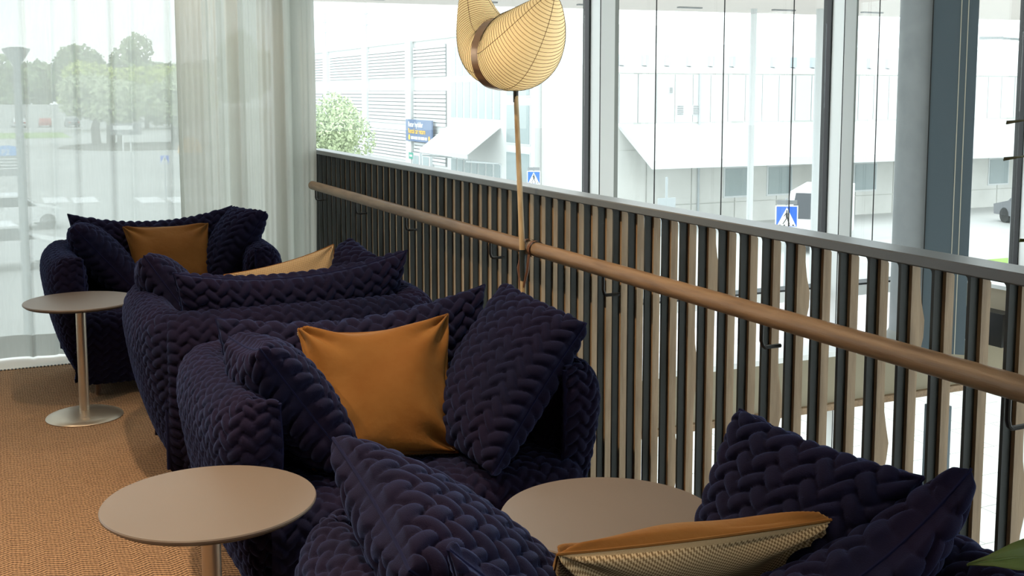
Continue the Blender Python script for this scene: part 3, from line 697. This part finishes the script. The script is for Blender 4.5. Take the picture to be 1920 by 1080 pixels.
# ================================================================== outdoors
G = -4.12
tag(MB().box(-260, 320, -150, 420, G - 0.5, G - 0.19).obj('ground', 'asphalt'), kind='structure')
tag(MB().box(-260, 320, 7.3, 420, G - 0.19, G).obj('road', 'asphalt'), kind='structure')
tag(MB().box(1.0, 60, 7.3, 22.0, G, G + 0.03).obj('pavement', 'paver'), kind='structure')
PAV = bpy.data.objects['pavement']
slab = None
for i in range(22):
    for j in range(13):
        x = 8.2 + i * 0.92 + (0.46 if j % 2 else 0); y = 9.2 + j * 0.92
        if slab is None:
            o = MB().box(-0.45, 0.45, -0.45, 0.45, 0.03, 0.055).obj('paving_slab', 'paver', PAV); slab = o.data
        else:
            o = bpy.data.objects.new('paving_slab', slab); link(o, PAV)
        o.location = (x, y, G)
# zebra crossing stripes and verges
for i, (x, y) in enumerate(((2.9, 63.2), (4.3, 62.6), (7.4, 61.2), (8.9, 60.6), (10.3, 60.0))):
    o = MB().box(-0.6, 0.6, -1.6, 1.6, 0, 0.012).obj('zebra_stripe', 'road_paint', None, False, (x, y, G))
    tag(o, 'white painted zebra stripe on the road, %s from the left' % ('first', 'second', 'third', 'fourth', 'fifth')[i], 'road marking', 'zebra stripes')
for nm, (x0, x1, y0, y1), lb_ in (('grass_verge', (28.5, 46, 24.5, 27.0), 'strip of bright grass by the road right of the column'), ('grass_verge', (-25, 9, 150, 170), 'long green verge along the far parking lot')):
    o = MB().box(x0, x1, y0, y1, G, G + 0.05).obj(nm, 'grass'); tag(o, lb_, 'grass', kind='stuff')
o = MB().lathe([(8.5, 0), (8.2, 0.12)], n=40).obj('planting_bed', 'mulch', None, False, (14.5, 122, G)); tag(o, 'round dark planting bed under the pale trees', 'planting bed')

# left building (shutters, glazing, awning): facade on the plane x = 22
LB = thing('office_building', 'white office block with rows of closed louvre shutters and a glazed corner', 'building', (22, 62, G))
def lbx(y0, y1, z0, z1, out=0.0, dep=0.3): return MB().box(-out, dep, y0 - 62, y1 - 62, z0 - G, z1 - G)
lbx(45, 95, G, 4.6, 0, 8).obj('wall', 'render_white', LB)
lbx(45, 95, 4.35, 4.75, 0.12, 0.3).obj('parapet', 'panel_pale', LB)
bays = [(79.3, 87.5), (69.9, 78.0), (61.6, 69.0), (55.6, 60.6)]; rows = [(2.35, 4.05), (-0.35, 1.60), (-2.45, -0.72)]
for y0, y1 in bays:
    for z0, z1 in rows:
        f = lbx(y0, y1, z0, z1, 0.02, 0.02).obj('shutter', 'shutter_gap', LB)
        n = 9; h = (z1 - z0) / n
        for k in range(n): lbx(y0 + 0.05, y1 - 0.05, z0 + k * h + 0.02, z0 + (k + 1) * h - h * 0.12, 0.10, -0.03).obj('slat', 'shutter', f)
for y in (78.7, 69.45, 61.1):
    lbx(y - 0.45, y + 0.45, G, 4.4, 0.22, 0.1).obj('pilaster', 'render_white', LB)
for k in range(7):
    y0 = 48.6 + k * 0.93
    for z0, z1 in ((2.3, 3.9), (0.15, 2.1), (-3.6, -1.9)):
        f = lbx(y0, y0 + 0.80, z0, z1, 0.03, 0.1).obj('window', 'far_frame', LB); lbx(y0 + 0.06, y0 + 0.74, z0 + 0.06, z1 - 0.06, 0.05, -0.03).obj('pane', 'far_glass', f)
for z0, z1 in ((-3.6, -1.2), (-0.9, 1.0), (1.3, 3.4)):
    for y0 in (45.4, 46.8):
        f = lbx(y0, y0 + 1.2, z0, z1, 0.03, 0.1).obj('window', 'far_frame', LB); lbx(y0 + 0.08, y0 + 1.12, z0 + 0.08, z1 - 0.08, 0.05, -0.03).obj('pane', 'far_glass', f)
for y0 in (57.6, 59.2):
    f = lbx(y0, y0 + 1.2, G, -1.9, 0.24, 0.1).obj('door', 'far_frame', LB); lbx(y0 + 0.15, y0 + 1.05, G + 0.2, -2.05, 0.26, -0.2).obj('pane', 'far_glass', f)
for y in (78.9, 69.3):
    MB().tube([(-0.05, y - 62, 8.3), (-0.05, y - 62, 11.6)], 0.05, 6).tube([(-0.05, y - 62.5, 10.6), (-0.05, y - 61.5, 10.6)], 0.04, 6).tube([(-0.05, y - 62.6, 9.9), (-0.05, y - 61.4, 9.9)], 0.04, 6).obj('antenna', 'grey_metal', LB)
aw = thing('awning', 'white fabric awning stretched over the office entrance', 'awning', (22, 54, 0))
MB().add([(-0.06, -5.4, -0.15), (-0.06, 1.0, -0.15), (-1.75, 1.0, -1.4), (-1.75, -5.4, -1.4), (-0.06, -5.4, -0.19), (-0.06, 1.0, -0.19), (-1.75, 1.0, -1.44), (-1.75, -5.4, -1.44)],
         [(0, 1, 2, 3), (7, 6, 5, 4), (0, 3, 7, 4), (1, 5, 6, 2), (2, 6, 7, 3), (0, 4, 5, 1)]).obj('cloth', 'render_white', aw)
MB().box(-1.77, -1.73, -5.4, 1.0, -1.62, -1.4).obj('valance', 'panel_pale', aw)
for y in (-5.2, 0.8): MB().tube([(-0.06, y, -1.9), (-1.73, y, -1.75)], 0.04, 8).obj('arm', 'far_frame', aw)
# billboard on the facade
bb = thing('car_return_sign', 'blue-grey billboard with white and yellow lettering on the office facade', 'sign', (21.66, 59.1, -0.63))
MB().box(0, 0.08, -2.1, 2.1, -0.62, 0.60).obj('board', 'sign_navy', bb)
def text(body, size, mat, parent, loc, rot, name='lettering', align='LEFT', bold=0.0, sx=1.0):
    cu = bpy.data.curves.new(name, 'FONT'); cu.body = body; cu.size = size; cu.align_x = align; cu.extrude = 0.002; cu.offset = bold
    to = bpy.data.objects.new(name, cu); C.objects.link(to)
    dg = bpy.context.evaluated_depsgraph_get(); me = bpy.data.meshes.new_from_object(to.evaluated_get(dg)); C.objects.unlink(to); bpy.data.objects.remove(to)
    me.materials.clear(); me.materials.append(MATS[mat]); o = bpy.data.objects.new(name, me); o.location = loc; o.rotation_euler = rot; o.scale = (sx, 1, 1)
    return link(o, parent)
FR = (R(90), 0, R(-90))
text('Retur hyrbilar', 0.40, 'sign_white', bb, (-0.012, 1.65, 0.20), FR, bold=0.008, sx=1.05)
text('Rental car return', 0.40, 'sign_yellow', bb, (-0.012, 1.65, -0.17), FR, bold=0.008, sx=1.0)
mb = MB(); x = 1.2
for wd in (0.42, 0.55, 0.36, 0.52, 0.30):
    mb.box(-0.006, 0, x - wd, x, -0.50, -0.34); x -= wd + 0.10
mb.obj('small_print', 'sign_white', bb)
MB().prism([(1.5 + 0.16 * math.cos(R(a)), -0.40 + 0.16 * math.sin(R(a))) for a in range(0, 360, 20)], 0, -0.006, 0).obj('yellow_dot', 'sign_yellow', bb)
MB().prism([(-1.7 + 0.14 * math.cos(R(a)), -0.40 + 0.14 * math.sin(R(a))) for a in range(0, 360, 20)], 0, -0.006, 0).obj('orange_dot', 'sign_orange', bb)
es = thing('entrance_sign', 'small green plate beside the office entrance', 'sign', (21.74, 60.6, -2.1))
MB().box(0, 0.03, -0.35, 0.35, -0.18, 0.18).obj('plate', 'sign_green', es); MB().box(-0.006, 0, -0.2, 0.2, -0.05, 0.05).obj('mark', 'sign_white', es)

# right building: facade on y = 40, lean-to roof, windows
RB = thing('depot_building', 'long pale panelled depot with a lean-to roof and small square windows', 'building', (40, 40, G))
def rbx(x0, x1, z0, z1, out=0.0, dep=0.3): return MB().box(x0 - 40, x1 - 40, -out, dep, z0 - G, z1 - G)
rbx(22.3, 75, G, 2.3, 0.0, 4.9).obj('wall', 'concrete', RB)
rbx(22.3, 75, 2.3, 2.45, 0.06, 1).obj('eaves', 'render_white', RB)
MB().add([(-17.7, 0.0, 6.42), (35, 0.0, 6.42), (35, 4.9, 7.9), (-17.7, 4.9, 7.9), (-17.7, 4.9, 6.42), (35, 4.9, 6.42)], [(0, 1, 2, 3), (1, 5, 2), (0, 3, 4), (2, 5, 4, 3), (0, 4, 5, 1)]).obj('roof', 'roof_pale', RB)
k = 0; x = 22.5
while x < 52:
    rbx(x, x + 0.86, 0.25, 2.25, 0.05, 0.0).obj('panel', 'panel_pale', RB); x += 0.90
x = 22.5
while x < 60:
    rbx(x, x + 2.2, G + 0.9, -0.9, 0.05, 0.0).obj('lower_panel', 'concrete', RB); rbx(x, x + 2.2, G, G + 0.86, 0.05, 0.0).obj('lower_panel', 'concrete', RB); x += 2.25
MB().add([(-16.6, 0, 4.3), (35, 0, 4.3), (35, -2.6, 2.95), (-16.6, -2.6, 2.95), (-16.6, 0, 4.15), (35, 0, 4.15), (35, -2.6, 2.62), (-16.6, -2.6, 2.62)],
         [(3, 2, 1, 0), (4, 5, 6, 7), (0, 4, 7, 3), (1, 2, 6, 5), (3, 7, 6, 2), (0, 1, 5, 4)]).obj('lean_to_roof', 'roof_pale', RB)
for x0 in (28.7, 31.0, 35.9, 39.4, 44.4, 46.2):
    f = rbx(x0 - 0.08, x0 + 1.32, -3.05, -1.70, 0.08, 0.0).obj('window', 'far_frame', RB); rbx(x0, x0 + 1.24, -2.97, -1.78, 0.10, -0.06).obj('pane', 'far_glass', f)
for x0, z0, s_ in ((26.15, 0.55, 0.36), (26.95, 0.55, 0.36), (25.75, 1.45, 0.22)):
    f = rbx(x0, x0 + s_, z0, z0 + s_ * 1.15, 0.09, 0.0).obj('vent', 'far_frame', RB)
    for k in range(5): rbx(x0 + 0.03, x0 + s_ - 0.03, z0 + 0.03 + k * s_ * 0.22, z0 + 0.03 + k * s_ * 0.22 + s_ * 0.11, 0.11, -0.08).obj('vent_slat', 'shutter_gap', f)
for k in range(16):
    x0 = 23.0 + k * 1.12
    MB().box(x0 - 40 - 0.12, x0 - 40 + 0.12, 0.9, 1.1, 6.75, 7.20).obj('snow_guard', 'grey_metal', RB)
for x0 in (27.3, 41.5): MB().tube([(x0 - 40, -0.1, 0), (x0 - 40, -0.1, 6.4)], 0.05, 8).obj('downpipe', 'grey_metal', RB)

# canopy over the drop-off lane on slim posts
cp = thing('canopy_roof', 'wide flat pale canopy roof high above the road outside', 'canopy', (14, 20, G))
MB().add([(-40, 6.7, 7.52), (50, -2.4, 7.52), (50, -6.4, 7.52), (-40, -3.5, 7.52), (-40, 6.7, 7.75), (50, -2.4, 7.75), (50, -6.4, 7.75), (-40, -3.5, 7.75)],
         [(0, 1, 2, 3), (7, 6, 5, 4), (0, 4, 5, 1), (1, 5, 6, 2), (2, 6, 7, 3), (3, 7, 4, 0)]).obj('roof', 'canopy', cp)
for i in range(14): MB().box(-12 + i * 2.4, -11.4 + i * 2.4, 2.6 - i * 0.26, 2.72 - i * 0.26, 7.49, 7.52).obj('spot_fitting', 'sign_grey', cp)
MB().tube([(1.94, 1.2, 0), (1.94, 1.2, 7.52)], 0.075, 10).obj('post', 'far_frame', cp)
MB().tube([(3.40, 0.60, 0), (3.40, 0.60, 7.52)], 0.13, 12).obj('post', 'far_frame', cp)

# street furniture
def lamp_post(loc, h, head, label, rz=0, rad=0.07):
    t = thing('street_lamp', label, 'street lamp', loc, rz, 'street lamps outside')
    MB().tube([(0, 0, 0), (0, 0, h)], [rad, rad * 0.7], 12).obj('post', 'grey_metal', t, True)
    if head == 'cone': MB().lathe([(0.06, h - 0.22), (0.09, h - 0.16), (0.23, h + 0.06), (0.23, h + 0.09), (0.1, h + 0.12)], n=24).obj('lamp_head', 'grey_metal', t, True)
    else:
        MB().tube([(0, 0, h), (0.05, 0, h + 0.12), (0.5, 0, h + 0.16)], 0.035, 8).tube([(0, 0, h), (-0.05, 0, h + 0.12), (-0.5, 0, h + 0.16)], 0.035, 8).obj('arm', 'grey_metal', t, True)
        for s_ in (-1, 1): MB().box(min(s_ * 0.45, s_ * 1.05), max(s_ * 0.45, s_ * 1.05), -0.1, 0.1, h + 0.13, h + 0.20).obj('lamp_head', 'grey_metal', t)
    return t
lamp_post((0.46, 21.84, G), 6.3, 'cone', 'street lamp with a cone-shaped head seen through the sheer curtain', rad=0.09)
lamp_post((24.88, 21.53, G), 6.9, 'twin', 'twin-armed street lamp right of the grey column', R(-40))
def ped_sign(loc, rz, zc, size, label, plate=True):
    t = thing('crossing_sign', label, 'road sign', loc, rz, 'pedestrian crossing signs')
    MB().tube([(0.0, 0.06, 0), (0.0, 0.06, zc + size * 0.9)], 0.03, 8).obj('post', 'grey_metal', t, True)
    h = size / 2
    MB().box(-h - 0.03, h + 0.03, 0, 0.02, zc - h - 0.03, zc + h + 0.03).obj('back_board', 'sign_white', t)
    MB().box(-h, h, -0.004, 0, zc - h, zc + h).obj('face', 'sign_blue', t)
    MB().prism([(-h * 0.96, zc - h * 0.96), (h * 0.96, zc - h * 0.96), (0, zc + h * 0.94)], 1, -0.008, -0.004).obj('triangle', 'sign_white', t)
    k = h / 30.0
    def pg(pts): return MB().prism([(a * k, zc + b * k) for a, b in pts], 1, -0.011, -0.008)
    fig = pg([(-1, 14), (2, 14), (3, 6), (4, -4), (-2, -4), (-3, 6)])
    for pts in ([(-2, 16), (-1, 19), (1, 19.5), (2.5, 17.5), (2, 15), (0, 14)], [(-1, -4), (2, -4), (-4, -14), (-9, -22), (-12, -22), (-7, -14)], [(1, -4), (4, -4), (6, -12), (10, -22), (7, -22), (3, -12)],
                [(-2, 12), (-3, 6), (-8, 0), (-9, 1.5), (-5, 7)], [(2, 13), (6, 4), (7, -5), (5.5, -5), (4.5, 3)]):
        q = pg(pts); fig.add(q.v, q.f)
    fig.obj('walking_figure', 'sign_black', t)
    st = MB()
    for a in (-22, -9, 5, 17): st.prism([(a * k, zc - 27.5 * k), ((a + 5) * k, zc - 27.5 * k), ((a + 5) * k, zc - 24 * k), (a * k, zc - 24 * k)], 1, -0.011, -0.008)
    st.obj('stripe_marks', 'sign_black', t)
    if plate: MB().box(-h, h, -0.004, 0.02, zc + h + 0.06, zc + h + 0.18).obj('upper_plate', 'sign_grey', t)
    return t
ped_sign((19.99, 24.9, G), R(-30), 2.18, 0.56, 'blue pedestrian crossing sign large behind the railing, left of the second window post')
ped_sign((19.74, 40.45, G), R(-26), 2.20, 0.48, 'small blue pedestrian crossing sign beside the bamboo lamp pole')
ped_sign((8.23, 61.23, G), R(-8), 2.10, 0.42, 'pale blue pedestrian crossing sign seen through the sheer curtain', False)
t = thing('info_board', 'blue-topped information board seen through the sheer curtain at the left edge', 'sign', (0.69, 65.8, G))
for x in (-0.75, 0.75): MB().tube([(x, 0, 0), (x, 0, 1.6)], 0.05, 8).obj('leg', 'grey_metal', t)
MB().box(-0.85, 0.85, -0.05, 0.05, 1.15, 2.25).obj('board', 'sign_grey', t)
MB().prism([(-0.85, 2.25)] + [(0.85 * math.cos(R(a)), 2.35 + 0.45 * math.sin(R(a))) for a in range(180, -1, -20)] + [(0.85, 2.25)], 1, -0.06, 0.06).obj('cap', 'sign_lightblue', t)
text('P2', 0.42, 'sign_white', t, (-0.26, -0.07, 2.30), (R(90), 0, 0), 'lettering')
for k in range(4): MB().box(-0.7, 0.7 - 0.15 * (k % 2), -0.056, -0.05, 2.05 - k * 0.17, 2.10 - k * 0.17).obj('print_line', 'sign_white', t)
t = thing('orange_board', 'orange-topped board beside the gathered curtain edge', 'sign', (9.9, 63.5, G))
MB().box(-0.6, 0.6, -0.05, 0.05, 0.9, 2.3).obj('board', 'sign_grey', t); MB().prism([(-0.65, 2.3)] + [(0.65 * math.cos(R(a)), 2.4 + 0.8 * math.sin(R(a))) for a in range(180, -1, -20)] + [(0.65, 2.3)], 1, -0.06, 0.06).obj('cap', 'sign_orange', t)
for x in (-0.5, 0.5): MB().tube([(x, 0, 0), (x, 0, 1.0)], 0.05, 8).obj('leg', 'grey_metal', t)
t = thing('advert_board', 'white and dark advert board in front of the pale trees', 'sign', (11.6, 112, G))
MB().box(-1.4, 1.4, -0.08, 0.08, 1.6, 2.7).obj('board', 'sign_grey', t); MB().box(-1.2, 0.6, -0.09, -0.08, 2.1, 2.5).obj('lettering_panel', 'sign_white', t)
for x in (-0.3, 0.4): MB().tube([(x, 0, 0), (x, 0, 1.7)], 0.07, 8).obj('leg', 'sign_white', t)
t = thing('road_sign_back', 'grey back of a divided road sign in front of the depot', 'road sign', (19.0, 29.5, G))
MB().tube([(0, 0, 0), (0, 0, 3.0)], 0.04, 8).obj('post', 'grey_metal', t)
MB().box(-0.32, 0.32, -0.03, 0.0, 1.75, 2.35).obj('plate', 'grey_metal', t); MB().box(-0.32, 0.32, -0.03, 0.0, 1.15, 1.70).obj('plate', 'grey_metal', t)
t = thing('street_gate', 'low white metal gate frame on the pavement outside', 'gate', (17.0, 14.2, G + 0.055), R(20))
for x in (-1.2, 0, 1.2): MB().box(x - 0.05, x + 0.05, -0.05, 0.05, 0, 1.2).obj('post', 'alu_white', t)
for z in (0.25, 0.65, 1.1): MB().box(-1.2, 1.2, -0.03, 0.03, z, z + 0.07).obj('bar', 'far_frame', t)

# cars
def car(loc, rz, paint, label, van=False, group='parked cars far away'):
    t = thing('van' if van else 'car', label, 'van' if van else 'car', loc, rz, group)
    if van: pr_ = [(-2.5, 0.35), (2.5, 0.35), (2.55, 0.9), (2.2, 1.15), (1.45, 2.1), (-2.45, 2.15), (-2.5, 0.9)]
    else: pr_ = [(-2.2, 0.32), (2.2, 0.32), (2.25, 0.75), (1.2, 0.98), (0.55, 1.45), (-1.2, 1.48), (-1.95, 1.02), (-2.25, 0.9)]
    MB().prism(pr_, 1, -0.9, 0.9).obj('body', paint, t)
    win = [(0.5, 1.2), (2.0, 1.2), (1.42, 1.95), (0.5, 1.95)] if van else [(-1.75, 1.02), (1.05, 1.0), (0.5, 1.38), (-1.15, 1.40)]
    for s_ in (-1, 1): MB().prism(win, 1, s_ * 0.905 - 0.004, s_ * 0.905 + 0.004).obj('side_window', 'car_glass', t)
    if van: MB().add([(2.19, -0.75, 1.2), (2.19, 0.75, 1.2), (1.52, 0.7, 2.05), (1.52, -0.7, 2.05)], [(0, 1, 2, 3)]).obj('windscreen', 'car_glass', t)
    else: MB().add([(1.19, -0.75, 1.0), (1.19, 0.75, 1.0), (0.58, 0.65, 1.45), (0.58, -0.65, 1.45)], [(0, 1, 2, 3)]).obj('windscreen', 'car_glass', t)
    for x in (-1.45, 1.45):
        for s_ in (-1, 1):
            MB().prism([(x + 0.33 * math.cos(R(a)), 0.33 + 0.33 * math.sin(R(a))) for a in range(0, 360, 20)], 1, s_ * 0.8 - 0.1, s_ * 0.8 + 0.1).obj('wheel', 'rubber', t)
    for s_ in (-1, 1): MB().box(-2.53 if van else -2.27, -2.47 if van else -2.2, s_ * 0.7 - 0.12, s_ * 0.7 + 0.12, 0.7, 0.95).obj('tail_light', 'lamp_red', t)
    return t
car((27.6, 32.4, G), R(222), 'car_white', 'white van parked before the depot behind the second window post', True, 'vans outside')
car((40.2, 33.2, G), R(75), 'car_grey', 'dark car parked at the depot near the right edge', False, 'cars by the depot')
car((0.4, 50.3, G), R(8), 'car_white', 'white car on the road seen through the sheer curtain above the far sofa', False, 'cars on the road')
car((0.0, 39.0, G), R(8), 'car_white', 'white car close below the sheer-curtained window', False, 'cars on the road')
ORD = ('first', 'second', 'third', 'fourth', 'fifth', 'sixth', 'seventh', 'eighth', 'ninth', 'tenth')
for i, x in enumerate(range(-24, 16, 4)):
    car((x, 196 + (i % 3), G), R(90 + 5 * (i % 2)), ('car_white', 'car_grey', 'car_white', 'car_red', 'car_grey')[i % 5], 'tiny %s parked car, %s from the left in the far parking lot' % (('white', 'grey', 'white', 'red', 'grey')[i % 5], ORD[i]), False, 'parked cars in the far lot')
o = MB().box(-40, 18, 205, 205.4, G, G + 3.6).obj('far_wall', 'render_white'); tag(o, 'long low white wall at the end of the parking lot', 'wall')

# trees
def tree(name, label, loc, h_trunk, rx, rz, mat, n, leafsize, group=None, blobs=14, stems=1):
    t = thing(name, label, 'tree', loc, 0, group)
    r = np.random.default_rng(int(abs(loc[0] * 100 + loc[1] * 7)) % 9999)
    for s_ in range(stems):
        dx = 0 if stems == 1 else r.uniform(-rx * 0.45, rx * 0.45); dy = 0 if stems == 1 else r.uniform(-rx * .3, rx * .3)
        MB().tube([(dx, dy, 0), (dx * 1.1, dy, h_trunk), (dx * 0.6, dy * 0.6, h_trunk + rz)], [rx * 0.045 + 0.03, rx * 0.04 + .02, 0.02], 8).obj('trunk', 'bark', t, True)
    cen = np.array([0, 0, h_trunk + rz])
    bl = r.normal(size=(blobs, 3)); bl /= np.linalg.norm(bl, axis=1, keepdims=True); bl *= r.uniform(0.35, 0.72, (blobs, 1)); bl = np.r_[bl, [[0, 0, 0]]]
    k = r.integers(0, len(bl), n); d = r.normal(size=(n, 3)); d /= np.linalg.norm(d, axis=1, keepdims=True)
    rad = r.uniform(0.55, 1, (n, 1)) ** 0.6 * 0.40
    pos = (bl[k] + d * rad) * np.array([rx, rx, rz]) + cen
    a = r.normal(size=(n, 3)); a /= np.linalg.norm(a, axis=1, keepdims=True); b = np.cross(a, d + 0.3 * r.normal(size=(n, 3))); b /= np.linalg.norm(b, axis=1, keepdims=True) + 1e-9
    sz = leafsize * r.uniform(0.6, 1.3, (n, 1))
    V = np.stack([pos - a * sz - b * sz * .5, pos + a * sz - b * sz * .5, pos + a * sz + b * sz * .5, pos - a * sz + b * sz * .5], 1).reshape(-1, 3)
    F = np.arange(4 * n).reshape(n, 4)
    o = np_mesh('foliage', V, F, None, mat, t); o.data.polygons.foreach_set('use_smooth', np.zeros(n, bool)); tag(o, kind='stuff')
    return t
tree('bushy_tree', 'pale leafy tree in front of the office block beside the curtain', (12.9, 46.9, G), 1.0, 2.2, 2.35, 'foliage_pale', 12000, 0.065, blobs=26)
tree('round_tree', 'pale silvery round tree seen through the sheer curtain, left one', (11.2, 124.9, G), 1.8, 6.2, 3.1, 'foliage_pale', 7000, 0.24, 'pale trees in the planting bed', 22, 5)
tree('round_tree', 'pale silvery round tree seen through the sheer curtain, right one', (18.6, 128.5, G), 1.8, 5.0, 3.1, 'foliage_pale', 6000, 0.24, 'pale trees in the planting bed', 20, 3)
for i, (x, y, rx, rz) in enumerate(((14, 176, 7.5, 4.6), (22, 182, 8.0, 4.4), (29, 185, 7, 3.8))):
    tree('spring_tree', 'bright yellow-green tree, %s from the left behind the pale round trees' % ORD[i], (x, y, G), 2.0, rx, rz, 'foliage_yellow', 5000, 0.36, 'bright trees behind the parking lot')
for i in range(9):
    x = -14 + i * 7.5
    tree('forest_tree', 'dark green tree, %s from the left in the far wood line' % ORD[i], (x, 232 + 7 * math.sin(i * 2.1), G), 2.0, 7.5, 6.4 + 1.4 * math.sin(i * 1.7), 'foliage_dark', 3500, 0.5, 'far wood line')
